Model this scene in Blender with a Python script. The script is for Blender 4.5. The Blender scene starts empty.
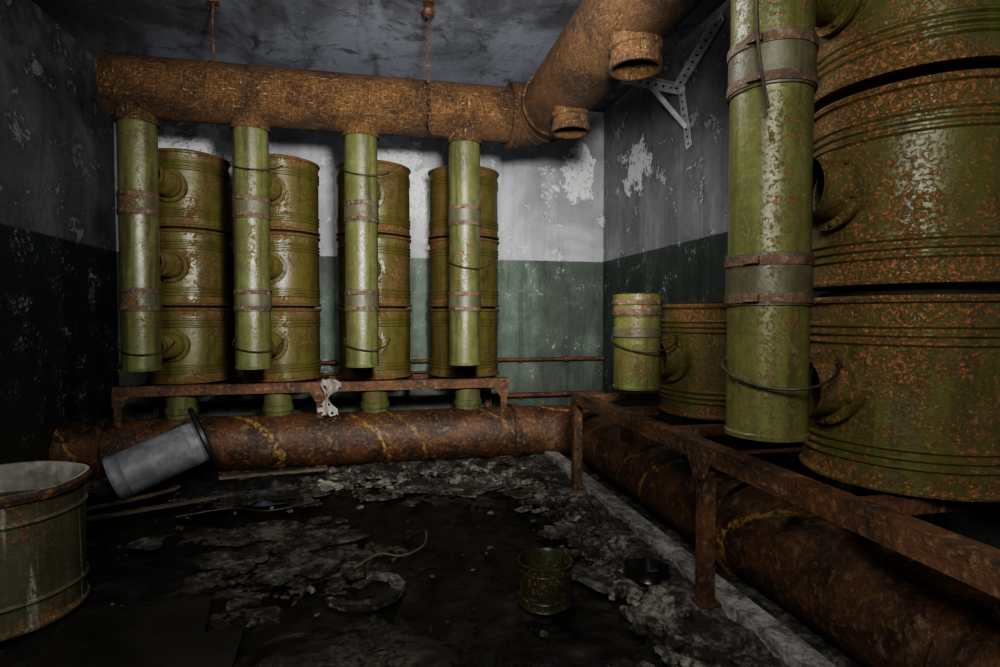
import bpy, bmesh, math, random
from mathutils import Vector, Matrix, noise as mn
random.seed(7)
scene = bpy.context.scene
H = 1.06

# ------------------------------------------------------------------ shader helpers
class NT:
    def __init__(s, name):
        s.m = bpy.data.materials.new(name); s.m.use_nodes = True
        s.t = s.m.node_tree; s.t.nodes.clear()
        s.out = s.n('ShaderNodeOutputMaterial'); s.b = s.n('ShaderNodeBsdfPrincipled')
        s.l(s.b.outputs[0], s.out.inputs[0])
    def n(s, t): return s.t.nodes.new(t)
    def l(s, a, b): s.t.links.new(a, b)
    def put(s, sock, v):
        if isinstance(v, bpy.types.NodeSocket): s.l(v, sock)
        elif isinstance(v, tuple) and len(v) == 3 and sock.type == 'RGBA': sock.default_value = (*v, 1)
        else: sock.default_value = v
    def coords(s, world=False, rnd=True):
        if world:
            return s.n('ShaderNodeNewGeometry').outputs['Position']
        tc = s.n('ShaderNodeTexCoord').outputs['Object']
        if not rnd: return tc
        oi = s.n('ShaderNodeObjectInfo')
        m = s.math('MULTIPLY', oi.outputs['Random'], 37.0)
        c = s.n('ShaderNodeVectorMath'); c.operation = 'ADD'
        s.l(tc, c.inputs[0]); s.l(m, c.inputs[1])
        return c.outputs[0]
    def scale(s, v, sc):
        c = s.n('ShaderNodeVectorMath'); c.operation = 'MULTIPLY'
        s.l(v, c.inputs[0]); c.inputs[1].default_value = sc
        return c.outputs[0]
    def noise(s, v, sc, det=6, ro=.6, dist=0.0):
        k = s.n('ShaderNodeTexNoise'); s.l(v, k.inputs['Vector'])
        k.inputs['Scale'].default_value = sc; k.inputs['Detail'].default_value = det
        k.inputs['Roughness'].default_value = ro; k.inputs['Distortion'].default_value = dist
        return k.outputs['Fac']
    def math(s, op, a, b=0.0, c=None):
        k = s.n('ShaderNodeMath'); k.operation = op
        s.put(k.inputs[0], a); s.put(k.inputs[1], b)
        if c is not None: s.put(k.inputs[2], c)
        return k.outputs[0]
    def ss(s, x, a, b):
        k = s.n('ShaderNodeMapRange'); k.interpolation_type = 'SMOOTHSTEP'
        s.put(k.inputs[0], x); k.inputs[1].default_value = a; k.inputs[2].default_value = b
        k.inputs[3].default_value = 0; k.inputs[4].default_value = 1
        return k.outputs[0]
    def mix(s, f, a, b, mode='MIX'):
        k = s.n('ShaderNodeMix'); k.data_type = 'RGBA'; k.blend_type = mode
        s.put(k.inputs[0], f); s.put(k.inputs[6], a); s.put(k.inputs[7], b)
        return k.outputs[2]
    def xyz(s, v):
        k = s.n('ShaderNodeSeparateXYZ'); s.l(v, k.inputs[0]); return k.outputs
    def dist(s, v, p):
        k = s.n('ShaderNodeVectorMath'); k.operation = 'DISTANCE'
        s.l(v, k.inputs[0]); k.inputs[1].default_value = p
        return k.outputs['Value']
    def bump(s, h, st=.5, d=.01, prev=None):
        k = s.n('ShaderNodeBump'); s.put(k.inputs['Height'], h)
        k.inputs['Strength'].default_value = st; k.inputs['Distance'].default_value = d
        if prev is not None: s.l(prev, k.inputs['Normal'])
        return k.outputs[0]
    def fin(s, col, rough, bump=None, metal=0.0, spec=.5):
        s.put(s.b.inputs['Base Color'], col); s.put(s.b.inputs['Roughness'], rough)
        s.put(s.b.inputs['Metallic'], metal); s.b.inputs['Specular IOR Level'].default_value = spec
        if bump is not None: s.l(bump, s.b.inputs['Normal'])
        return s.m

def m_rust(name, a=(.20, .075, .022), b=(.045, .022, .013), c=(.36, .17, .06), rough=.75, yellow=False, st=.8):
    s = NT(name); v = s.coords()
    n1 = s.noise(v, 5, 8, .65, .4); n2 = s.noise(v, 38, 6, .7)
    col = s.mix(s.ss(n1, .38, .62), b, a)
    col = s.mix(s.math('MULTIPLY', s.ss(n2, .5, .68), .75), col, c)
    if yellow:
        o = s.xyz(v)
        wv = s.math('ADD', s.math('ADD', o[0], o[1]), s.math('MULTIPLY', o[2], .55))
        wv = s.math('ADD', wv, s.math('MULTIPLY', s.noise(v, 5, 3, .6), .22))
        k = s.n('ShaderNodeCombineXYZ'); s.l(wv, k.inputs[0])
        yv = s.noise(k.outputs[0], 8.5, 1.5, .6)
        yb = s.noise(v, 30, 5, .7); yc = s.noise(v, 2.4, 2, .5)
        msk = s.math('MULTIPLY', s.math('MULTIPLY', s.ss(yv, .58, .64), s.ss(yb, .42, .56)), s.ss(yc, .38, .46))
        col = s.mix(s.math('MULTIPLY', msk, .8), col, (.38, .25, .07))
        pv = s.noise(v, 9, 6, .7, .4)
        col = s.mix(s.math('MULTIPLY', s.ss(pv, .58, .66), .5), col, (.24, .17, .12))
    h = s.math('ADD', s.math('MULTIPLY', n1, .6), n2)
    bp = s.bump(h, st, .012); bp = s.bump(s.noise(v, 120, 3, .6), .35, .003, bp)
    r = s.math('ADD', s.math('MULTIPLY', n2, .3), rough - .25)
    return s.fin(col, r, bp)

def m_header():
    """duct lagged in fibrous rusty scale"""
    s = NT('fibrous_rusty_duct'); v = s.coords()
    n1 = s.noise(v, 4, 7, .65, .5)
    f1 = s.noise(s.scale(v, (9, 75, 50)), 1.0, 3, .6, 3.5)
    f2 = s.noise(s.scale(v, (65, 10, 60)), 1.0, 3, .6, 3.5)
    f4 = s.noise(s.scale(v, (60, 55, 8)), 1.0, 3, .6, 3.5)
    f3 = s.noise(v, 60, 5, .7, .6)
    f = s.math('MAXIMUM', s.math('MAXIMUM', f1, f2), f4)
    f = s.math('ADD', s.math('MULTIPLY', f, .75), s.math('MULTIPLY', f3, .25))
    col = s.mix(s.ss(n1, .38, .6), (.050, .025, .013), (.140, .070, .028))
    col = s.mix(s.ss(f, .57, .68), col, (.34, .215, .10))
    col = s.mix(s.math('MULTIPLY', s.ss(f, .55, .46), .9), col, (.026, .014, .009))
    bp = s.bump(f, 1.0, .025); bp = s.bump(n1, .4, .02, bp)
    return s.fin(col, s.math('ADD', .36, s.math('MULTIPLY', f3, .4)), bp)

def m_paint(name, c1, c2, amt=.5, h=None, rough=.42, speck=.5, rc=(.17, .075, .026), grime=.6, rh=(.32, .175, .068), drips=0.0):
    """aged enamel with rust breaking through; h = object height for rusty ends"""
    s = NT(name); v = s.coords(); o = s.coords(rnd=False)
    big = s.noise(v, 3.2, 5, .6, .3); mid = s.noise(v, 14, 8, .7, .3); fine = s.noise(v, 85, 6, .75)
    mid2 = s.noise(v, 30, 8, .78, .2); vf = s.noise(v, 160, 4, .7)
    streak = s.noise(s.scale(v, (16, 16, 1.2)), 1.0, 6, .65, .3)
    st2 = s.noise(s.scale(v, (34, 34, 2.0)), 1.0, 6, .7, .4)
    col = s.mix(s.ss(big, .35, .65), c1, c2)
    col = s.mix(s.math('MULTIPLY', s.ss(streak, .45, .68), grime), col, (.034, .030, .015))
    col = s.mix(s.math('MULTIPLY', s.ss(st2, .54, .68), grime * .7), col, (.085, .050, .022))
    col = s.mix(s.math('MULTIPLY', s.ss(mid, .46, .60), grime * .6), col, tuple(x * .45 for x in c1))
    col = s.mix(s.math('MULTIPLY', s.ss(s.noise(v, 22, 8, .75), .56, .7), .4), col, tuple(min(1, x * 1.7 + .035) for x in c2))
    m = s.math('ADD', s.math('MULTIPLY', mid2, .50), s.math('MULTIPLY', big, .50))
    if h:
        z = s.xyz(o)[2]
        e = s.math('ABSOLUTE', s.math('SUBTRACT', z, h / 2))
        edge = s.ss(e, h * .30, h * .5)
        m = s.math('ADD', m, s.math('MULTIPLY', edge, .10))
    t = .66 - .22 * amt
    blot = s.ss(m, t, t + .05)
    sp = s.math('MULTIPLY', s.ss(fine, .60 - .1 * speck, .66 - .1 * speck), s.ss(big, .60 - .3 * speck, .72 - .2 * speck))
    blot = s.math('MULTIPLY', blot, s.ss(fine, .40, .54))
    mask = s.math('MAXIMUM', blot, sp)
    rcol = s.mix(s.ss(fine, .42, .60), (.05, .026, .013), rc)
    rcol = s.mix(s.ss(vf, .53, .64), rcol, rh)
    col = s.mix(mask, col, rcol)
    if drips:
        dn = s.noise(s.scale(v, (13, 13, 1.0)), 1.0, 3, .5, .3)
        dm = s.math('MULTIPLY', s.ss(dn, .58, .64), s.ss(fine, .40, .55))
        col = s.mix(s.math('MULTIPLY', dm, drips), col, (.30, .30, .26))
    hh = s.math('ADD', s.math('MULTIPLY', mask, .8), s.math('MULTIPLY', fine, .5))
    bp = s.bump(hh, .6, .004); bp = s.bump(big, .25, .02, bp)
    r = s.math('ADD', s.math('MULTIPLY', mask, .4), rough)
    r = s.math('ADD', r, s.math('MULTIPLY', s.math('SUBTRACT', mid, .5), .5))
    return s.fin(col, r, bp)

def m_plain(name, c1, c2, rough=.6, sc=20, metal=0.0, b=.4):
    s = NT(name); v = s.coords()
    n = s.noise(v, sc, 7, .65, .2); n2 = s.noise(v, sc * .2, 5, .6)
    f = s.math('MULTIPLY', s.math('ADD', s.ss(n, .38, .65), s.ss(n2, .38, .65)), .5)
    return s.fin(s.mix(f, c1, c2), rough, s.bump(n, b, .006), metal)

def m_wall(name, dark=0.0, green=(.050, .072, .062), up=(.30, .31, .325), peel=.575):
    s = NT(name); v = s.coords(True); o = s.xyz(v)
    big = s.noise(v, 1.3, 7, .6, .4); mid = s.noise(v, 5, 9, .7, .3); fine = s.noise(v, 34, 7, .75)
    drip = s.noise(s.scale(v, (7, 7, .8)), 1.0, 8, .7, .8)
    d1 = s.noise(s.scale(v, (3.2, 3.2, .5)), 1.0, 6, .6, .4)
    upc = s.mix(s.ss(big, .35, .68), tuple(x * .55 for x in up), up)
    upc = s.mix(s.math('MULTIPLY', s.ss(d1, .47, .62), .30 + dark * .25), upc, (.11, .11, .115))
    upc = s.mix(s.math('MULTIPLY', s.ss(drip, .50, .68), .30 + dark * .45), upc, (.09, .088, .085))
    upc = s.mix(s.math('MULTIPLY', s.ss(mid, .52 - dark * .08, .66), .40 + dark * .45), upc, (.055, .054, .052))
    up2 = s.ss(o[2], 2.1, 2.9)
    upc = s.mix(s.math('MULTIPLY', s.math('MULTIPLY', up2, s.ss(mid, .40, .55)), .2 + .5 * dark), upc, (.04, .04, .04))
    fl = s.ss(s.math('ADD', s.math('MULTIPLY', mid, .7), s.math('MULTIPLY', fine, .3)), .565, .58)
    d = s.dist(v, (1.74, 4.85, 2.33)); d2 = s.dist(v, (1.99, 4.2, 2.25)); d3 = s.dist(v, (.1, 4.85, 2.2)); d4 = s.dist(v, (-1.4, 4.85, 2.3))
    dd = s.math('MINIMUM', s.math('MINIMUM', d, d2), s.math('MULTIPLY', s.math('MINIMUM', d3, d4), .7))
    near = s.math('SUBTRACT', .5, s.math('MULTIPLY', dd, 1.0))
    fl2 = s.ss(s.math('ADD', near, s.math('MULTIPLY', mid, .95)), .77, .79)
    fl2 = s.math('MULTIPLY', fl2, s.ss(fine, .36, .46))
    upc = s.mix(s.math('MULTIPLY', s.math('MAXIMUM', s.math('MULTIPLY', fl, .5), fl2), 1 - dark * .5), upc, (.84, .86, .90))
    gr = s.mix(s.ss(mid, .4, .65), green, tuple(x * 1.45 for x in green))
    gr = s.mix(s.math('MULTIPLY', s.ss(drip, .46, .66), .55), gr, (.014, .016, .014))
    gr = s.mix(s.math('MULTIPLY', s.ss(d1, .50, .62), .45), gr, (.018, .020, .018))
    gp = s.ss(s.math('ADD', s.math('MULTIPLY', mid, .45), s.math('MULTIPLY', fine, .55)), peel, peel + .02)
    gr = s.mix(s.math('MULTIPLY', gp, .65), gr, (.40, .42, .41))
    low = s.ss(o[2], .75, .0)
    gr = s.mix(s.math('MULTIPLY', low, .6), gr, (.05, .045, .035))
    edge = s.math('ADD', o[2], s.math('MULTIPLY', s.math('SUBTRACT', fine, .5), .025))
    f = s.ss(edge, 1.550, 1.560)
    col = s.mix(f, gr, upc)
    h = s.math('ADD', s.math('ADD', fine, mid), s.math('MULTIPLY', fl2, .5))
    return s.fin(col, s.math('SUBTRACT', .85, s.math('MULTIPLY', s.ss(o[2], 1.56, 1.55), .3)), s.bump(h, .6, .014))

def m_ceiling():
    s = NT('ceiling_plaster'); v = s.coords(True)
    big = s.noise(v, 1.1, 7, .62, .6); mid = s.noise(v, 4, 9, .7, .8); fine = s.noise(v, 30, 6, .7)
    st = s.noise(s.scale(v, (5, .9, 1)), 1.0, 7, .65, .6)
    c = s.mix(s.ss(big, .36, .60), (.08, .085, .10), (.24, .26, .32))
    c = s.mix(s.math('MULTIPLY', s.ss(st, .50, .66), .6), c, (.05, .05, .055))
    c = s.mix(s.math('MULTIPLY', s.ss(mid, .52, .64), .65), c, (.035, .032, .03))
    c = s.mix(s.math('MULTIPLY', s.ss(fine, .60, .68), .3), c, (.5, .52, .58))
    return s.fin(c, .85, s.bump(s.math('ADD', mid, fine), .4, .01))

def m_floor():
    s = NT('wet_dirt_floor'); v = s.coords(True)
    big = s.noise(v, 1.5, 8, .65, .5); mid = s.noise(v, 6.5, 9, .7, .5); fine = s.noise(v, 42, 8, .75)
    c = s.mix(s.ss(mid, .45, .65), (.006, .0055, .005), (.022, .019, .016))
    d = s.dist(v, (-.38, 2.6, 0)); d2 = s.dist(v, (-.1, 1.7, 0)); d3 = s.dist(v, (.45, 1.35, 0)); d4 = s.dist(v, (-.75, 2.9, 0)); d5 = s.dist(v, (.5, 3.35, 0))
    nn = s.math('ADD', s.math('MULTIPLY', big, .6), s.math('MULTIPLY', mid, .5))
    p1 = s.ss(s.math('SUBTRACT', nn, s.math('MULTIPLY', d, .38)), .395, .415)
    p4 = s.ss(s.math('SUBTRACT', nn, s.math('MULTIPLY', d4, .5)), .42, .45)
    p5 = s.ss(s.math('SUBTRACT', nn, s.math('MULTIPLY', d5, .42)), .42, .45)
    p2 = s.ss(s.math('SUBTRACT', nn, s.math('MULTIPLY', d2, .5)), .40, .45)
    p3 = s.ss(s.math('SUBTRACT', nn, s.math('MULTIPLY', d3, .5)), .40, .46)
    gcol = s.mix(s.ss(fine, .40, .60), (.020, .018, .016), (.17, .155, .135))
    gcol = s.mix(s.ss(mid, .50, .6), gcol, (.018, .016, .014))
    p = s.math('MAXIMUM', s.math('MAXIMUM', p1, s.math('MULTIPLY', p4, .8)), s.math('MULTIPLY', p5, .6))
    c = s.mix(p, c, gcol)
    c = s.mix(s.math('MULTIPLY', p2, .4), c, gcol)
    c = s.mix(s.math('MULTIPLY', p3, .5), c, (.070, .042, .020))
    sp = s.ss(fine, .63, .68)
    c = s.mix(s.math('MULTIPLY', sp, .5), c, (.13, .12, .10))
    h = s.math('ADD', s.math('ADD', mid, s.math('MULTIPLY', fine, .5)), s.math('MULTIPLY', p, .4))
    pool = s.ss(s.noise(v, 2.2, 3, .5, .3), .48, .56)
    pool = s.math('MULTIPLY', pool, s.math('SUBTRACT', 1.0, p))
    r = s.math('ADD', s.math('MULTIPLY', s.ss(mid, .4, .6), .28), .18)
    r = s.math('MAXIMUM', r, s.math('MULTIPLY', p, .62))
    r = s.math('SUBTRACT', r, s.math('MULTIPLY', pool, .14))
    h = s.math('MULTIPLY', h, s.math('SUBTRACT', 1.0, s.math('MULTIPLY', pool, .6)))
    return s.fin(c, r, s.bump(h, 1.0, .03))

def m_rubble(name, c1=(.05, .045, .04), c2=(.26, .245, .22), lo=.42, hi=.60, rough=.85):
    s = NT(name); v = s.coords(True)
    mid = s.noise(v, 7, 9, .7, .4); fine = s.noise(v, 45, 7, .75)
    c = s.mix(s.ss(s.math('ADD', s.math('MULTIPLY', mid, .6), s.math('MULTIPLY', fine, .4)), lo, hi), c1, c2)
    return s.fin(c, rough, s.bump(s.math('ADD', mid, fine), .9, .02))

MAT = {}
MAT['header'] = m_header()
MAT['rust'] = m_rust('rusted_steel', (.125, .055, .026), (.04, .022, .014), (.25, .14, .07))
MAT['rustdark'] = m_rust('dark_rust', (.10, .042, .020), (.028, .017, .012), (.22, .11, .045), .8)
MAT['lower'] = m_rust('rusted_lower_pipe', (.100, .044, .022), (.030, .018, .012), (.20, .115, .055), .55, True)
MAT['drum'] = m_paint('olive_drum_paint', (.110, .102, .030), (.085, .070, .020), .54, .505, .33, .55)
MAT['drumnear'] = m_paint('green_drum_paint', (.074, .084, .022), (.098, .090, .025), .73, .505, .33, .9)
MAT['pipe'] = m_paint('green_pipe_paint', (.120, .134, .055), (.085, .098, .036), .38, None, .32, .4, grime=.8)
MAT['pipenear'] = m_paint('green_duct_paint', (.120, .138, .046), (.095, .112, .036), .48, None, .33, .68, grime=.75)
MAT['sleeve'] = m_paint('sleeve_grey_green', (.100, .102, .062), (.062, .064, .038), .5, None, .45, .5)
MAT['band'] = m_rust('rusty_band', (.11, .066, .040), (.05, .034, .024), (.25, .19, .13), .7)
MAT['wire'] = m_plain('dark_wire', (.02, .017, .013), (.07, .055, .035), .5, 60, .3)
MAT['black'] = m_plain('black_rubber', (.006, .006, .007), (.020, .020, .022), .45, 12)
MAT['grey'] = m_plain('grey_painted_tin', (.15, .16, .18), (.36, .37, .40), .5, 9)
MAT['white'] = m_plain('galvanised_strip', (.36, .38, .40), (.72, .74, .76), .5, 14)
MAT['inner'] = m_plain('whitish_lining', (.08, .08, .068), (.38, .38, .34), .8, 10)
MAT['barrel'] = m_paint('flaking_green_barrel', (.055, .062, .034), (.080, .084, .052), .60, .47, .5, .6, drips=.75)
MAT['cloth'] = m_plain('pale_rag', (.18, .165, .145), (.42, .40, .36), .9, 25)
MAT['bluecloth'] = m_plain('dark_blue_tarp', (.02, .025, .03), (.07, .085, .10), .5, 10)
MAT['wood'] = m_plain('dirty_wood', (.06, .045, .03), (.17, .14, .10), .8, 18)
MAT['board'] = m_plain('black_sheet', (.007, .007, .007), (.020, .019, .017), .35, 6)
MAT['canfloor'] = m_paint('can_green', (.018, .026, .012), (.025, .03, .014), .5, None, .35, .6)
MAT['rubble'] = m_rubble('crumbled_concrete', (.018, .016, .014), (.29, .27, .235), .46, .61, .75)
MAT['flake'] = m_rubble('dirty_paint_flake', (.020, .018, .015), (.20, .19, .165), .46, .62, .6)
MAT['kerb'] = m_rubble('kerb_concrete', (.018, .016, .014), (.20, .19, .175), .46, .64, .7)
MAT['step'] = m_rubble('concrete_step', (.10, .098, .09), (.36, .36, .345), .42, .58)
MAT['dark'] = m_plain('seam_black', (.008, .007, .005), (.03, .02, .012), .9, 30)

# ------------------------------------------------------------------ mesh builder
def frame(d):
    d = Vector(d).normalized()
    up = Vector((0, 0, 1)) if abs(d.z) < .95 else Vector((1, 0, 0))
    a = d.cross(up).normalized(); b = a.cross(d).normalized()
    return a, b, d

class B:
    def __init__(s, name, org=(0, 0, 0)):
        s.name = name; s.org = Vector(org); s.bm = bmesh.new(); s.mats = []
    def mi(s, k):
        if k not in s.mats: s.mats.append(k)
        return s.mats.index(k)
    def V(s, p): return s.bm.verts.new(Vector(p) - s.org)
    def F(s, vs, k, sm=True):
        try:
            f = s.bm.faces.new(vs); f.material_index = s.mi(k); f.smooth = sm; return f
        except ValueError: return None
    def rings(s, rings, k, closed_a=False, closed_b=False, mats=None):
        for i in range(len(rings) - 1):
            A, Bq = rings[i], rings[i + 1]; n = len(A)
            kk = mats[i] if mats else k
            for j in range(n):
                s.F([A[j], A[(j + 1) % n], Bq[(j + 1) % n], Bq[j]], kk)
        if closed_a: s.F(list(reversed(rings[0])), mats[0] if mats else k)
        if closed_b: s.F(rings[-1], mats[-1] if mats else k)
    def lathe(s, prof, c, d=(0, 0, 1), k='rust', seg=48, ca=False, cb=False, mats=None, wob=0):
        a, b, d = frame(d); c = Vector(c); R = []
        for (r, z) in prof:
            ring = []
            for j in range(seg):
                t = 2 * math.pi * j / seg
                rr = r + (wob * mn.noise(Vector((math.cos(t) * 1.7, math.sin(t) * 1.7, z * 4)) + s.org * 3) if wob else 0)
                ring.append(s.V(c + d * z + a * math.cos(t) * rr + b * math.sin(t) * rr))
            R.append(ring)
        s.rings(R, k, ca, cb, mats)
    def tube(s, pts, r, k, seg=10, caps=True):
        pts = [Vector(p) for p in pts]; R = []; a = None
        for i, p in enumerate(pts):
            if i == 0: d = pts[1] - p
            elif i == len(pts) - 1: d = p - pts[i - 1]
            else: d = (pts[i + 1] - p).normalized() + (p - pts[i - 1]).normalized()
            d.normalize()
            if a is None: a = frame(d)[0]
            a = (a - d * a.dot(d)).normalized(); b = d.cross(a)
            rr = r[i] if isinstance(r, (list, tuple)) else r
            R.append([s.V(p + a * math.cos(2 * math.pi * j / seg) * rr + b * math.sin(2 * math.pi * j / seg) * rr) for j in range(seg)])
        s.rings(R, k, caps, caps)
    def box(s, lo, hi, k):
        x0, y0, z0 = lo; x1, y1, z1 = hi
        v = [s.V(p) for p in [(x0, y0, z0), (x1, y0, z0), (x1, y1, z0), (x0, y1, z0), (x0, y0, z1), (x1, y0, z1), (x1, y1, z1), (x0, y1, z1)]]
        for f in [(0, 3, 2, 1), (4, 5, 6, 7), (0, 1, 5, 4), (1, 2, 6, 5), (2, 3, 7, 6), (3, 0, 4, 7)]:
            s.F([v[i] for i in f], k, False)
    def bar(s, p, q, w, h, k, up=(0, 0, 1)):
        p, q = Vector(p), Vector(q); d = (q - p).normalized(); u = Vector(up)
        a = d.cross(u).normalized(); u = a.cross(d).normalized()
        v = [s.V(x + a * sx * w / 2 + u * sz * h / 2) for x in (p, q) for (sx, sz) in ((-1, -1), (1, -1), (1, 1), (-1, 1))]
        for f in [(3, 2, 1, 0), (4, 5, 6, 7), (0, 1, 5, 4), (1, 2, 6, 5), (2, 3, 7, 6), (3, 0, 4, 7)]:
            s.F([v[i] for i in f], k, False)
    def prism(s, poly, ext, k):
        ext = Vector(ext); A = [s.V(p) for p in poly]; C = [s.V(Vector(p) + ext) for p in poly]
        n = len(A); s.F(A, k, False); s.F(list(reversed(C)), k, False)
        for j in range(n): s.F([A[j], C[j], C[(j + 1) % n], A[(j + 1) % n]], k, False)
    def chunk(s, c, sz, k):
        bm2 = bmesh.new(); bmesh.ops.create_icosphere(bm2, subdivisions=1, radius=1)
        rot = Matrix.Rotation(random.uniform(0, 6.28), 3, 'Z') @ Matrix.Rotation(random.uniform(-.3, .3), 3, 'X')
        mp = {}
        for v in bm2.verts:
            p = Vector(v.co) * random.uniform(.65, 1.15)
            p = rot @ Vector((p.x * sz[0], p.y * sz[1], p.z * sz[2]))
            mp[v.index] = s.V(Vector(c) + p)
        for f in bm2.faces: s.F([mp[v.index] for v in f.verts], k, False)
        bm2.free()
    def finish(s, parent=None, sharp=35):
        bmesh.ops.recalc_face_normals(s.bm, faces=s.bm.faces[:])
        me = bpy.data.meshes.new(s.name); s.bm.to_mesh(me); s.bm.free()
        for k in s.mats: me.materials.append(MAT[k])
        me.set_sharp_from_angle(angle=math.radians(sharp))
        o = bpy.data.objects.new(s.name, me); scene.collection.objects.link(o)
        o.location = s.org
        return o

# ------------------------------------------------------------------ room
XL, XR, YB, YF, ZC = -2.0, 1.99, 4.85, -1.6, 1.85 + H
def slab(name, lo, hi, mat):
    MAT['_' + name] = mat
    b = B(name); b.box(lo, hi, '_' + name); return b.finish()
slab('wall_back', (XL - .15, YB, 0), (XR + .15, YB + .15, ZC), m_wall('wall_back_paint', .0, (.085, .118, .100), (.66, .68, .74), .58))
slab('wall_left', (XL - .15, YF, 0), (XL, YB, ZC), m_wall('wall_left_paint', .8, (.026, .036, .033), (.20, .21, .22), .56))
slab('wall_right', (XR, YF, 0), (XR + .15, YB, ZC), m_wall('wall_right_paint', .3, (.045, .06, .055), (.36, .375, .41)))
slab('wall_front', (XL - .15, YF - .15, 0), (XR + .15, YF, ZC), m_wall('wall_front_paint', .5))
slab('ceiling', (XL - .15, YF - .15, ZC), (XR + .15, YB + .15, ZC + .15), m_ceiling())
MAT['floor'] = m_floor()
fb = B('floor'); nx, ny = 220, 350; g = []
for j in range(ny + 1):
    row = []
    for i in range(nx + 1):
        x = XL - .05 + (XR - XL + .1) * i / nx; y = YF - .05 + (YB - YF + .1) * j / ny
        p = Vector((x, y, 0))
        z = -.014 + .014 * mn.noise(p * 2.3) + .010 * mn.noise(p * 7) + .008 * mn.noise(p * 19)
        row.append(fb.V((x, y, min(z, .006))))
    g.append(row)
for j in range(ny):
    for i in range(nx): fb.F([g[j][i], g[j][i + 1], g[j + 1][i + 1], g[j + 1][i]], 'floor')
fb.finish(sharp=60)

def kerb(name, along, a0, a1, e0, e1, h, step=None):
    b = B(name); n = 260; m = 26; G = []
    for i in range(n + 1):
        t = a0 + (a1 - a0) * i / n; row = []
        rag = .07 * mn.noise(Vector((t * 3, 1.3, e0))) + .04 * mn.noise(Vector((t * 13, 4.1, e0)))
        for j in range(m + 1):
            f = max(0, (j - 1)) / (m - 1)
            e = (e0 + rag) + (e1 - e0 - rag) * f ** 1.6
            x, y = (t, e) if along == 'x' else (e, t)
            k2 = min(1, (e - e0 - rag) / .08)
            z = -.03 if j == 0 else h * (.35 + .65 * k2) + .020 * mn.noise(Vector((x * 9, y * 9, 0))) + .018 * mn.noise(Vector((x * 25, y * 25, 3)))
            row.append(b.V((x, y, z)))
        G.append(row)
    for i in range(n):
        for j in range(m): b.F([G[i][j], G[i + 1][j], G[i + 1][j + 1], G[i][j + 1]], 'kerb')
    if step:
        b.box((step[0], a0, 0), (step[1], a1 - .5, .060), 'step')
    b.finish(sharp=50)
kerb('concrete_ledge', 'y', YF + .01, YB - .01, .99, XR - .01, .026, (1.175, 1.265))
kerb('concrete_ledge', 'x', XL + .01, .97, 3.78, YB - .01, .020)

rb = B('concrete_rubble')
for _ in range(1350):
    r = random.random()
    if r < .45:
        x = random.uniform(-1.2, 1.05); y = min(3.86, random.gauss(3.62, .14))
    elif r < .84:
        y = random.uniform(.8, 3.6); x = random.gauss(.95, .07)
    else:
        x = random.uniform(-1.3, .9); y = random.uniform(1.3, 3.5)
        if math.hypot(x - .585, y - 1.97) < .14: continue
    if math.hypot(x + 1.36, y - 2.3) < .34: continue
    big = random.random() ** 4
    k = 1 if r < .84 else .40
    sx = (.007 + .060 * big) * k; sy = sx * random.uniform(.5, 1.1); sz = sx * random.uniform(.25, .6)
    z0 = .02 if (x > 1.0 or y > 3.8) else 0
    rb.chunk((x, y, z0 + sz * .4), (sx, sy, sz), 'rubble')
rb.finish(sharp=20)

pb = B('peeled_paint_flakes')
def flake(cx, cy, r, n=16, asp=1.0, th=.005, z0=0.0):
    ph = random.uniform(0, 50); poly = []; ta, tb = random.uniform(-.10, .10), random.uniform(-.10, .10)
    for i in range(n):
        t = 2 * math.pi * i / n
        rr = r * (1 + .9 * mn.noise(Vector((math.cos(t) * 1.3 + ph, math.sin(t) * 1.3, ph))) + random.uniform(-.12, .12))
        dx, dy = math.cos(t) * rr * asp, math.sin(t) * rr
        poly.append((cx + dx, cy + dy, z0 + .004 + abs(dx * ta) + abs(dy * tb) + random.uniform(0, .006)))
    c0 = pb.V((cx, cy, z0 + .004 + th)); A = [pb.V((p[0], p[1], p[2] + th)) for p in poly]; C = [pb.V((p[0], p[1], p[2] - .006)) for p in poly]
    for j in range(n):
        pb.F([c0, A[j], A[(j + 1) % n]], 'flake'); pb.F([A[j], C[j], C[(j + 1) % n], A[(j + 1) % n]], 'flake', False)
for _ in range(75):
    r = random.random()
    if r < .55: x, y = random.gauss(-.42, .22), random.gauss(2.62, .22)
    elif r < .8: x, y = random.uniform(-.5, .9), random.gauss(3.38, .12)
    else: x, y = random.gauss(.87, .05), random.uniform(1.6, 3.2)
    if math.hypot(x - .585, y - 1.97) < .2 or math.hypot(x + 1.36, y - 2.3) < .38: continue
    flake(x, y, .02 + .09 * random.random() ** 1.8, asp=random.uniform(.8, 1.6))
for _ in range(22):   # broken flakes piled beside the canister
    flake(random.uniform(-1.0, -.35), random.gauss(3.45, .08), random.uniform(.03, .08), asp=random.uniform(.8, 1.6), z0=random.uniform(0, .02))
pb.finish(sharp=30)
cb = B('torn_ring_gasket'); A, C = [], []
for i in range(26):
    t = math.radians(-150 + 235 * i / 25); w = .017 * math.sin(math.pi * (i + 1.5) / 28) + .005
    cx, cy = -.08, 2.18
    for L, rr in ((A, .12 - w), (C, .12 + w)):
        rr += random.uniform(-.006, .006)
        L.append((cx + math.cos(t) * rr * 1.15, cy + math.sin(t) * rr, .022))
for i in range(25):
    cb.prism([A[i], A[i + 1], C[i + 1], C[i]], (0, 0, -.024), 'rubble')
bmesh.ops.remove_doubles(cb.bm, verts=cb.bm.verts[:], dist=.0004)
cb.finish()

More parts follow.
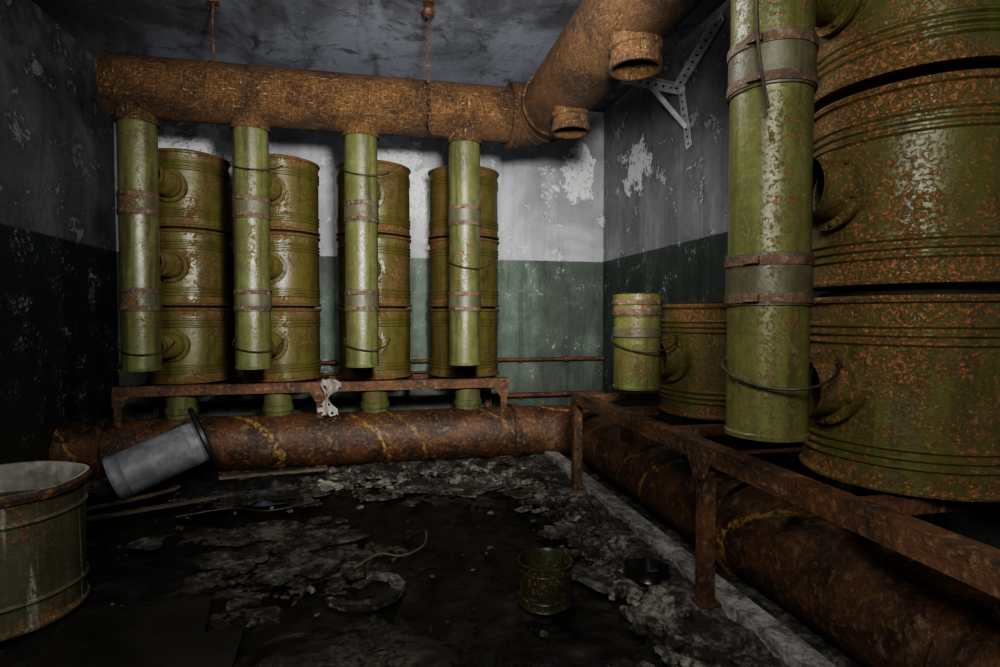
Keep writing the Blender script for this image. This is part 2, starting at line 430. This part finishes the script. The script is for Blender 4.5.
# ------------------------------------------------------------------ overhead header duct
HX, HY, HZ, HR = 1.05, 3.63, 1.315 + H, .172
def arc_path(x0, yb, xr, y1, z, rad, n=5):
    pts = [Vector((x0 + (xr - rad - x0) * i / 12, yb, z)) for i in range(13)]
    for i in range(1, n + 1):
        t = math.pi / 2 * i / n
        pts.append(Vector((xr - rad + rad * math.sin(t), yb - rad + rad * math.cos(t), z)))
    m = 14
    for i in range(1, m + 1): pts.append(Vector((xr, yb - rad + (y1 - yb + rad) * i / m, z)))
    return pts
def collar(b, c, d, r, w, k, t=.012):
    b.lathe([(r, -w / 2), (r + t, -w / 2), (r + t, w / 2), (r, w / 2)], c, d, k, 56)
hd = B('overhead_ventilation_duct', (0, 3.0, HZ))
path = arc_path(-1.50, HY, HX, -1.2, HZ, .23, 4)
rad = [HR + (.02 if i > 12 else 0) for i in range(len(path))]
hd.tube(path, rad, 'header', 56)
collar(hd, path[12] + Vector((.01, 0, 0)), (1, 0, 0), HR, .03, 'header', .034)
collar(hd, path[12] + Vector((.05, -.01, 0)), (1, -.1, 0), HR + .01, .03, 'header', .022)
collar(hd, (HX, HY - .26, HZ), (0, 1, 0), HR + .018, .03, 'header', .014)
collar(hd, (-1.49, HY, HZ), (1, 0, 0), HR, .03, 'header', .006)
collar(hd, (HX, 1.75, HZ), (0, 1, 0), HR + .018, .03, 'header', .014)
for i in (14, 15):
    d = (path[i + 1] - path[i - 1]).normalized(); collar(hd, path[i], d, HR + .016, .012, 'header', .010)
PX = [-1.375, -.764, -.122, .530]
DX = [-1.326, -.713, -.052, .624]
PR = .101
for x in PX:
    hd.lathe([(PR + .012, .0), (PR + .008, .03), (PR + .008, .10)], (x, HY, HZ - HR - .04), (0, 0, 1), 'header', 40)
for (y, zb) in ((3.02, HZ - .29), (2.20, HZ - .29)):
    hd.lathe([(PR - .006, .20), (PR - .006, .0), (PR + .008, 0), (PR + .008, .035), (PR, .04), (PR, .075), (PR + .010, .08), (PR + .010, .10), (PR, .105), (PR, .2)],
             (HX - .01, y, zb), (0, 0, 1), 'header', 40)
hd.lathe([(PR + .012, .0), (PR + .008, .03), (PR + .008, .10)], (HX - .03, 1.32, HZ - HR - .04), (0, 0, 1), 'header', 40)
hd.finish()

hg = B('duct_hanger')
hg.tube([(-.96, HY, ZC), (-.965, HY, 2.75), (-.96, HY, HZ + HR + .01)], .007, 'rustdark', 8)
hg.lathe([(HR + .002, -.006), (HR + .004, -.006), (HR + .004, .006), (HR + .002, .006)], (-.96, HY, HZ), (1, 0, 0), 'header', 48)
hg.bar((-.99, HY, ZC - .006), (-.93, HY, ZC - .006), .05, .012, 'rustdark')
hg.finish()
hg = B('hanging_chain')
z = ZC; i = 0
hg.bar((.25, 3.35, ZC - .01), (.31, 3.35, ZC - .01), .06, .02, 'rustdark')
while z > 2.18:
    c = Vector((.28 + .004 * math.sin(z * 9), 3.36, z - .02)); a = (i % 2) * math.pi / 2
    pts = []
    for j in range(13):
        t = 2 * math.pi * j / 12
        pts.append(c + Vector((math.cos(a) * math.cos(t) * .009, math.sin(a) * math.cos(t) * .009, math.sin(t) * .020)))
    hg.tube(pts, .0034, 'rustdark', 6, False)
    z -= .031; i += 1
hg.tube([(.28, 3.36, 2.21), (.285, 3.36, 2.16), (.30, 3.355, 2.14), (.31, 3.355, 2.17)], .004, 'rustdark', 6)
hg.lathe([(.001, -.03), (.03, -.02), (.035, .01), (.02, .03), (.001, .03)], (.28, 3.36, 2.84), (0, 0, 1), 'rustdark', 12)
hg.finish()

# ------------------------------------------------------------------ drums
TH = .52; RT = -.452 + H
def drum(c, tgt, k, R=.268, wob=.004):
    b = B('filter_drum', c); q = (TH - .015) / .535
    p = [(.02, 0), (R - .006, 0), (R + .004, .002), (R + .006, .010), (R + .002, .018), (R - .005, .022), (R - .006, .055)]
    def bead(z0): return [(R - .006, z0 - .009), (R + .001, z0 - .003), (R + .001, z0 + .003), (R - .006, z0 + .009)]
    for z0 in (.075, .099, .123): p += bead(z0)
    p += [(R - .006, .27)]
    for z0 in (.405, .429, .453): p += bead(z0)
    p += [(R - .006, .505), (R - .005, .512), (R + .004, .517), (R + .007, .526), (R + .003, .534), (R - .006, .535), (R - .012, .524), (R * .55, .530), (.02, .532)]
    p = [(r, z * q) for r, z in p]
    b.lathe(p, c, (0, 0, 1), k, 72, True, True, wob=wob)
    b.lathe([(.19, TH - .02), (.225, TH - .02), (.225, TH - .001), (.19, TH - .001)], c, (0, 0, 1), 'dark', 40)
    c = Vector(c); d = Vector((tgt[0] - c.x, tgt[1] - c.y, 0)); L = d.length; d.normalize()
    m = c + Vector((0, 0, TH / 2))
    s = R - .02; e = L - PR + .012
    pr = [(.098, s), (.098, R + .008), (.106, R + .010), (.106, R + .024), (.082, R + .026), (.080, R + .05)]
    if e - R > .15:
        x = R + .06
        while x < e - .05:
            pr += [(.076, x), (.083, x + .008), (.076, x + .016)]; x += .03
        pr += [(.090, e - .035), (.090, e - .015), (.08, e)]
    else: pr += [(.085, e - .02), (.09, e)]
    b.lathe(pr, m, d, k, 36)
    a, u, _ = frame(d)
    for i in range(6):
        t = i * math.pi / 3 + .3
        q = m + d * (R + .024) + a * math.cos(t) * .094 + u * math.sin(t) * .094
        b.lathe([(.007, 0), (.007, .008), (.002, .009)], q, d, 'band', 6, False, True)
    return b.finish()

DY = 4.32
for i in range(4):
    for t in range(3):
        drum((DX[i], DY, RT + t * TH), (PX[i], HY), 'drum')
NP = (1.010, 1.32); ND = (1.485, 1.335)
for t in range(3): drum((ND[0], ND[1], RT + t * (TH + .012)), NP, 'drumnear')
FP = (1.10, 2.29); FD = (1.56, 2.38)
drum((FD[0], FD[1], RT), FP, 'drumnear')

# ------------------------------------------------------------------ risers
def riser(x, y, zt, k, rot=0.0, broken=False, handles=(), name='vertical_air_pipe'):
    zb = .742
    b = B(name, (x, y, zb)); L = zt - zb
    R = PR
    seams = [.093 + H - zb, .643 + H - zb]
    pr = [(.004, .004), (R - .012, .004), (R - .010, 0), (R + .003, 0), (R + .004, .012), (R, .016)]
    if broken:
        pr += [(R, L - .10), (R + .004, L - .098), (R + .004, L - .002), (R + .006, L), (R - .004, L + .001), (R - .006, L - .10), (R - .006, .02), (.004, .02)]
        b.lathe(pr, (x, y, zb), (0, 0, 1), k, 56, True, True)
        b.lathe([(R + .004, L - .095), (R + .008, L - .09), (R + .008, L - .07), (R + .004, L - .065)], (x, y, zb), (0, 0, 1), 'band', 56)
        b.lathe([(R + .004, L - .05), (R + .008, L - .045), (R + .008, L - .03), (R + .004, L - .025)], (x, y, zb), (0, 0, 1), 'band', 56)
        b.lathe([(R, L - .19), (R + .005, L - .185), (R + .005, L - .15), (R, L - .145)], (x, y, zb), (0, 0, 1), 'sleeve', 56)
    else:
        pr += [(R, L)]
        b.lathe(pr, (x, y, zb), (0, 0, 1), k, 56, True, False)
        for s0 in seams:
            b.lathe([(R, s0 - .068), (R + .005, s0 - .066), (R + .005, s0 + .066), (R, s0 + .068)], (x, y, zb), (0, 0, 1), 'sleeve', 56)
            for dz in (-.048, .048):
                b.lathe([(R + .004, dz - .013), (R + .008, dz - .012), (R + .008, dz + .012), (R + .004, dz + .013)], (x, y, zb + s0), (0, 0, 1), 'band', 56)
                ca, sa = math.cos(rot - 1.9), math.sin(rot - 1.9)
                q = Vector((x + ca * (R + .012), y + sa * (R + .012), zb + s0 + dz))
                b.bar(q - Vector((-sa, ca, 0)) * .018, q + Vector((-sa, ca, 0)) * .018, .016, .018, 'band')
    for (hz, sg) in handles:
        loc = [(-.100, -.02, .045), (-.108, -.045, .03), (-.085, -.085, .008), (-.03, -.118, -.012), (.04, -.130, -.020), (.10, -.115, -.014), (.145, -.07, .004), (.165, -.02, .026), (.17, .03, .045)]
        pts = []
        for i in range((len(loc) - 1) * 4 + 1):
            f = i / 4; a = min(int(f), len(loc) - 2); t = f - a
            P = [Vector(loc[max(0, min(len(loc) - 1, a + q))]) for q in (-1, 0, 1, 2)]
            v = .5 * ((2 * P[1]) + (-P[0] + P[2]) * t + (2 * P[0] - 5 * P[1] + 4 * P[2] - P[3]) * t * t + (-P[0] + 3 * P[1] - 3 * P[2] + P[3]) * t ** 3)
            v.x *= sg; v = Matrix.Rotation(rot, 3, 'Z') @ v
            pts.append(Vector((x, y, hz)) + v)
        b.tube(pts, .004, 'wire', 8)
        for e in (pts[0], pts[-1]):
            b.lathe([(.001, -.006), (.008, -.004), (.008, .004), (.001, .006)], e, (0, 0, 1), 'wire', 8)
    return b.finish()
hs = [((.86, 1),), ((.87, 1), (1.93, 1)), ((.87, 1), (1.93, 1)), ((1.38, 1),)]
for i in range(4): riser(PX[i], HY, HZ - HR - .005, 'pipe', 0.0, handles=hs[i])
riser(NP[0], NP[1], HZ - HR - .005, 'pipenear', math.radians(-38), handles=((.90, 1),))
riser(FP[0], FP[1], 1.155, 'pipenear', math.radians(-25), True, handles=((.93, 1),))
cbm = B('hanging_cable'); pts = []
for i in range(22):
    f = i / 21
    pts.append((NP[0] - .125 + .030 * f + .012 * math.sin(f * 6), NP[1] - .05 - .07 * f, 2.18 - .62 * f))
cbm.tube(pts, .004, 'wire', 8); cbm.finish()

# ------------------------------------------------------------------ racks
def rack(name, org, ax, ay, L, W, legs, crosses, k='rustdark'):
    b = B(name, org); o = Vector(org); ax = Vector(ax); ay = Vector(ay); zt = RT - .002
    P = lambda u, w, z: Vector((o.x, o.y, 0)) + ax * u + ay * w + Vector((0, 0, z))
    for w in (0, W):
        sgn = 1 if w == 0 else -1
        b.bar(P(0, w, zt - .035), P(L, w, zt - .035), .008, .065, k)
        b.bar(P(0, w + sgn * .03, zt - .005), P(L, w + sgn * .03, zt - .005), .06, .008, k)
    for c in crosses:
        b.bar(P(c, .004, zt - .030), P(c, W - .004, zt - .030), .05, .04, k)
    for u in legs:
        for w in (0, W):
            sgn = 1 if w == 0 else -1
            b.bar(P(u, w, zt - .06), P(u, w, .02), .045, .008, k, ay)
            b.bar(P(u + .02, w + sgn * .024, zt - .06), P(u + .02, w + sgn * .024, .02), .008, .045, k, ay)
            b.bar(P(u - .035, w + sgn * .02, .03), P(u + .045, w + sgn * .02, .03), .08, .01, k)
        e = -ay * .006
        lo = -.09 if u > .1 else -.03; hi = .09 if u < L - .1 else .03
        b.prism([P(u + lo, 0, zt - .03) + e, P(u + hi, 0, zt - .03) + e, P(u + min(hi, .035), 0, zt - .13) + e, P(u + max(lo, -.03), 0, zt - .13) + e], ay * -.006, k)
    return b.finish()
rack('steel_rack', (-1.69, 4.0, 0), (1, 0, 0), (0, 1, 0), 2.60, .64, [.03, 1.27, 2.56], [.12, .62, 1.25, 1.9, 2.45], 'rust')
rack('steel_rack', (1.115, 3.18, 0), (0, -1, 0), (1, 0, 0), 3.9, .73, [.02, 1.38, 2.75, 3.85], [.05, .55, 1.05, 1.5, 2.0, 2.5, 3.1, 3.8], 'rust')

# ------------------------------------------------------------------ lower pipe
LY = 4.08
LP = B('lower_duct_pipe', (0, 3, .215)); LR = .185; LZ = .195
path = arc_path(XL + .002, LY, 1.47, YF + .01, LZ, .30, 6)
LP.tube(path, LR, 'lower', 56)
for c, d in (((.96, LY, LZ), (1, 0, 0)), ((1.47, LY - .44, LZ), (0, 1, 0)), ((-1.75, LY, LZ), (1, 0, 0)), ((1.47, 2.0, LZ), (0, 1, 0)), ((1.47, 1.05, LZ), (0, 1, 0))):
    collar(LP, c, d, LR - .002, .05, 'rustdark', .022)
for x in DX:
    LP.lathe([(.095, .33), (.095, .40), (.104, .405), (.104, .44), (.095, .445), (.095, RT - .005)], (x, 4.13, 0), (0, 0, 1), 'pipe', 40, False, True)
LP.lathe([(.09, .33), (.09, .44), (.10, .445), (.10, .47), (.08, .47), (.08, .34)], (1.44, 3.0, 0), (0, 0, 1), 'rustdark', 40)
for y in (2.40, 1.40):
    LP.lathe([(.095, .33), (.095, .40), (.104, .405), (.104, .44), (.095, .445), (.095, RT - .005)], (1.50, y, 0), (0, 0, 1), 'rustdark', 40, False, True)
LP.finish()

tp = B('wall_conduit_pipe')
tp.tube([(XL + .01, 4.80, .675), (XR - .01, 4.80, .675)], .016, 'rust', 12)
for x in (-1.9, -.4, .95, 1.62): tp.lathe([(.016, -.02), (.024, -.02), (.024, .02), (.016, .02)], (x, 4.80, .675), (1, 0, 0), 'rust', 12)
for x in (-1.0, 1.2): tp.bar((x, 4.80, .655), (x, 4.85, .655), .03, .008, 'rust')
tp.finish()
tp = B('wall_conduit_pipe')
tp.tube([(XL + .01, 4.79, .36), (XR - .01, 4.79, .36)], .022, 'rust', 12)
for x in (-1.0, 1.2): tp.bar((x, 4.79, .335), (x, 4.85, .335), .03, .008, 'rust')
tp.finish()

# ------------------------------------------------------------------ wall bracket
wb = B('wall_bracket', (1.9, 3.4, 2.5))
def strip(p, q, w, up, t=.006):
    wb.bar(p, q, t, w, 'white', up)
    p, q = Vector(p), Vector(q); d = (q - p); L = d.length; d.normalize(); u = Vector(up); a = d.cross(u).normalized()
    n = int(L / .05)
    for i in range(n):
        c = p + d * (L * (i + .5) / n)
        wb.lathe([(.009, -.0045), (.009, .0045)], c, a, 'dark', 10, True, True)
strip((1.97, 3.49, 2.60), (1.97, 3.00, 2.82), .065, (0, 0, 1))
strip((1.935, 3.49, 2.57), (1.935, 3.00, 2.79), .07, (1, 0, 0))
strip((1.97, 3.49, 2.66), (1.97, 3.36, 2.16), .065, (0, 1, 0))
strip((1.98, 3.47, 2.57), (1.56, 3.52, 2.64), .065, (0, 0, 1))
wb.bar((1.98, 3.47, 2.60), (1.56, 3.52, 2.67), .05, .006, 'white')
wb.bar((1.97, 3.40, 2.30), (1.75, 3.49, 2.60), .02, .03, 'white')
wb.lathe([(.02, -.02), (.03, -.02), (.03, .02), (.02, .02)], (1.96, 3.46, 2.57), (1, 0, 0), 'white', 16, True, True)
wb.finish()

# ------------------------------------------------------------------ floor objects
b = B('open_barrel', (-1.36, 2.30, 0)); R = .27
pr = [(.01, .005), (R - .006, .005), (R + .004, .007), (R + .006, .016), (R - .004, .028), (R - .005, .09), (R + .003, .10), (R - .005, .11), (R - .005, .36), (R + .003, .37), (R - .005, .38),
      (R - .004, .435), (R + .010, .442), (R + .014, .460), (R + .006, .475), (R - .006, .473), (R - .014, .460), (R - .016, .425), (R - .016, .02), (.01, .02)]
ms = ['barrel'] * (len(pr) - 1)
for i in range(14, len(ms)): ms[i] = 'inner'
for i in range(11, 14): ms[i] = 'rustdark'
b.lathe(pr, (-1.36, 2.30, 0), (0, 0, 1), 'barrel', 64, True, True, mats=ms, wob=.012)
b.lathe([(.01, .38), (.14, .385), (.20, .38), (.215, .37), (.25, .365)], (-1.36, 2.30, 0), (0, 0, 1), 'board', 48)
b.finish()

p0 = Vector((-1.47, 3.47, .150)); p1 = Vector((-1.05, 3.62, .320)); d = (p1 - p0); L = d.length
b = B('tipped_canister', p0)
b.lathe([(.01, .012), (.115, .010), (.120, 0), (.131, 0), (.134, .012), (.128, .022), (.128, .06), (.132, .066), (.128, .072), (.128, L - .08), (.133, L - .072), (.128, L - .064), (.128, L)], p0, d, 'grey', 56, True, False)
b.lathe([(.12, L - .006), (.20, L - .008), (.207, L), (.207, L + .018), (.19, L + .022), (.14, L + .024), (.02, L + .025)], p0, d, 'black', 56, False, True)
b.finish()
def heap(name, c, rx, ry, h, k, seed, n=44, rough=.25, fr=14.0):
    """low crumpled mound; noise is sampled in metres so folds keep a natural size"""
    b = B(name, c); G = []
    for j in range(n + 1):
        row = []
        for i in range(n + 1):
            u = -1 + 2 * i / n; v = -1 + 2 * j / n
            q = Vector((u * rx, v * ry, seed))
            sx = u * rx * (1 + .3 * mn.noise(q * 6)); sy = v * ry * (1 + .35 * mn.noise(q * 6 + Vector((9, 3, 1))))
            rr = min(1, math.hypot(u, v)); e = max(0, 1 - rr ** 2)
            z = h * e * (.75 + .5 * mn.noise(q * 5)) + rough * e * (.022 * mn.noise(q * fr) + .012 * mn.noise(q * fr * 2.3))
            row.append(b.V((c[0] + sx, c[1] + sy, c[2] + z - .012)))
        G.append(row)
    for j in range(n):
        for i in range(n): b.F([G[j][i], G[j][i + 1], G[j + 1][i + 1], G[j + 1][i]], k)
    return b.finish(sharp=60)
heap('crumpled_rubber_sheet', (-1.00, 3.64, 0), .26, .18, .12, 'black', 3.1, rough=1.2)
heap('crumpled_tarp', (-.66, 3.66, 0.01), .22, .14, .11, 'black', 7.7, rough=1.4)
heap('crumpled_tarp', (-.62, 3.46, 0.0), .22, .12, .05, 'bluecloth', 1.7, rough=1.3)
heap('plaster_debris', (-.34, 3.60, 0.0), .12, .08, .06, 'cloth', 5.2, rough=1.4, fr=20)
heap('plaster_debris', (.25, 3.52, 0.0), .26, .12, .04, 'rubble', 2.2, rough=1.4, fr=24)
heap('plaster_debris', (.72, 3.50, 0.0), .26, .16, .06, 'rubble', 8.2, rough=1.4, fr=24)
heap('plaster_debris', (.96, 2.55, 0.0), .10, .42, .045, 'rubble', 4.4, rough=1.3, fr=24)
heap('plaster_debris', (.97, 1.70, 0.0), .09, .45, .04, 'rubble', 6.4, rough=1.3, fr=24)

b = B('steel_rod'); b.tube([(-1.60, 3.33, .02), (-1.3, 3.53, .03), (-.98, 3.80, .05)], .014, 'wood', 12); b.finish()
b = B('wooden_lath'); b.bar((-1.55, 3.18, .02), (-.85, 3.45, .03), .035, .015, 'wood'); b.finish()
b = B('wooden_lath'); b.bar((-.95, 3.56, .10), (-.35, 3.72, .08), .03, .015, 'wood'); b.finish()

c = (.585, 1.97, 0.0); b = B('open_tin_can', c)
b.lathe([(.01, .004), (.093, .004), (.097, 0), (.1, .006), (.096, .012), (.096, .03), (.099, .034), (.096, .038), (.096, .125), (.099, .129), (.096, .133), (.096, .150), (.100, .153), (.101, .160),
         (.096, .161), (.091, .15), (.091, .012), (.01, .012)], c, (0, 0, 1), 'canfloor', 56, True, True, wob=.008)
b.finish()
b = B('crushed_tin_can', (1.02, 2.02, .03))
b.lathe([(.01, .0), (.085, .0), (.088, .006), (.085, .012), (.080, .04), (.083, .05), (.079, .05), (.075, .012), (.01, .01)], (1.02, 2.02, 0.025), (0.05, 0.08, 1), 'board', 40, True, True, wob=.02)
b.finish()

b = B('black_board')
b.prism([(-1.08, 2.16, .016), (-.62, 2.22, .022), (-.55, 1.80, .018), (-1.02, 1.72, .014)], (0, 0, -.012), 'board')
b.prism([(-1.0, 1.98, .030), (-.45, 1.94, .034), (-.42, 1.50, .030), (-.95, 1.45, .026)], (0, 0, -.012), 'board')
b.finish()
def wire(name, pts, r=.004, k='wire'):
    P = [Vector(p) for p in pts]; out = []
    for a in range(len(P) - 1):
        q = [P[max(0, a - 1)], P[a], P[a + 1], P[min(len(P) - 1, a + 2)]]
        for i in range(6):
            t = i / 6
            out.append(.5 * ((2 * q[1]) + (-q[0] + q[2]) * t + (2 * q[0] - 5 * q[1] + 4 * q[2] - q[3]) * t * t + (-q[0] + 3 * q[1] - 3 * q[2] + q[3]) * t ** 3))
    out.append(P[-1]); b = B(name); b.tube(out, r, k, 8); return b.finish()
wire('loose_wire', [(-.12, 2.35, .02), (-.02, 2.45, .03), (.08, 2.43, .022), (.18, 2.52, .025), (.2, 2.66, .035)], .004, 'wood')
wire('loose_wire', [(.95, 2.05, .04), (.9, 2.2, .15), (.92, 2.4, .22), (1.0, 2.55, .12), (1.02, 2.7, .06)], .004)
wire('loose_wire', [(-1.05, 3.15, .02), (-.8, 3.22, .025), (-.6, 3.15, .02), (-.35, 3.25, .025)], .006, 'wire')
rg = B('torn_rag', (-.36, 3.97, .5)); G = []
for j in range(19):
    row = []
    for i in range(9):
        u = i / 8; v = j / 18; w = .04 + .028 * math.sin(v * 9) + .02 * mn.noise(Vector((v * 6, 2, 1)))
        row.append(rg.V((-.36 + (u - .5) * 2 * w + .02 * math.sin(v * 7), 3.965 - .02 * math.sin(u * 9 + v * 3) - .01, .63 - .25 * v + .01 * mn.noise(Vector((u * 5, v * 5, 0))))))
    G.append(row)
for j in range(18):
    for i in range(8):
        if random.random() > .12 + .15 * (j / 18): rg.F([G[j][i], G[j][i + 1], G[j + 1][i + 1], G[j + 1][i]], 'cloth')
rg.finish()

# ------------------------------------------------------------------ lights
def lamp(kind, name, loc, e, r, col, tgt=None, ang=90, blend=.8):
    l = bpy.data.lights.new(name, kind); l.energy = e; l.color = col
    if kind == 'AREA': l.size = r; l.shape = 'DISK'
    else: l.shadow_soft_size = r
    if kind == 'SPOT': l.spot_size = math.radians(ang); l.spot_blend = blend
    o = bpy.data.objects.new(name, l); scene.collection.objects.link(o); o.location = loc
    if tgt: o.rotation_euler = (Vector(tgt) - Vector(loc)).to_track_quat('-Z', 'Y').to_euler()
    return o
lamp('AREA', 'added_fill_light', (-.3, -.6, 1.9), 60, .7, (1, .96, .89), (.45, 3.6, 1.1))  # added fill light behind the camera, lifts the shadows; not a fixture here
lamp('SPOT', 'torch_lamp', (.25, .55, 1.62), 580, .12, (1, .965, .89), (.30, 4.85, 1.66), 78, 1.0)
lamp('POINT', 'work_lamp', (.25, 1.90, 2.30), 38, .20, (1, .97, .92))
w = bpy.data.worlds.new('World'); scene.world = w; w.use_nodes = True
w.node_tree.nodes['Background'].inputs[0].default_value = (.05, .055, .06, 1); w.node_tree.nodes['Background'].inputs[1].default_value = .2
try:
    scene.view_settings.view_transform = 'AgX'
    scene.view_settings.look = 'AgX - Medium High Contrast'
except Exception as ex: print(ex)

cam = bpy.data.cameras.new('Camera'); cam.lens = 20.16; cam.sensor_width = 36; cam.clip_start = .02
co = bpy.data.objects.new('Camera', cam); scene.collection.objects.link(co)
co.location = (0, 0, H); co.rotation_euler = (math.radians(90 - 1.8), 0, math.radians(-11.9))
scene.camera = co
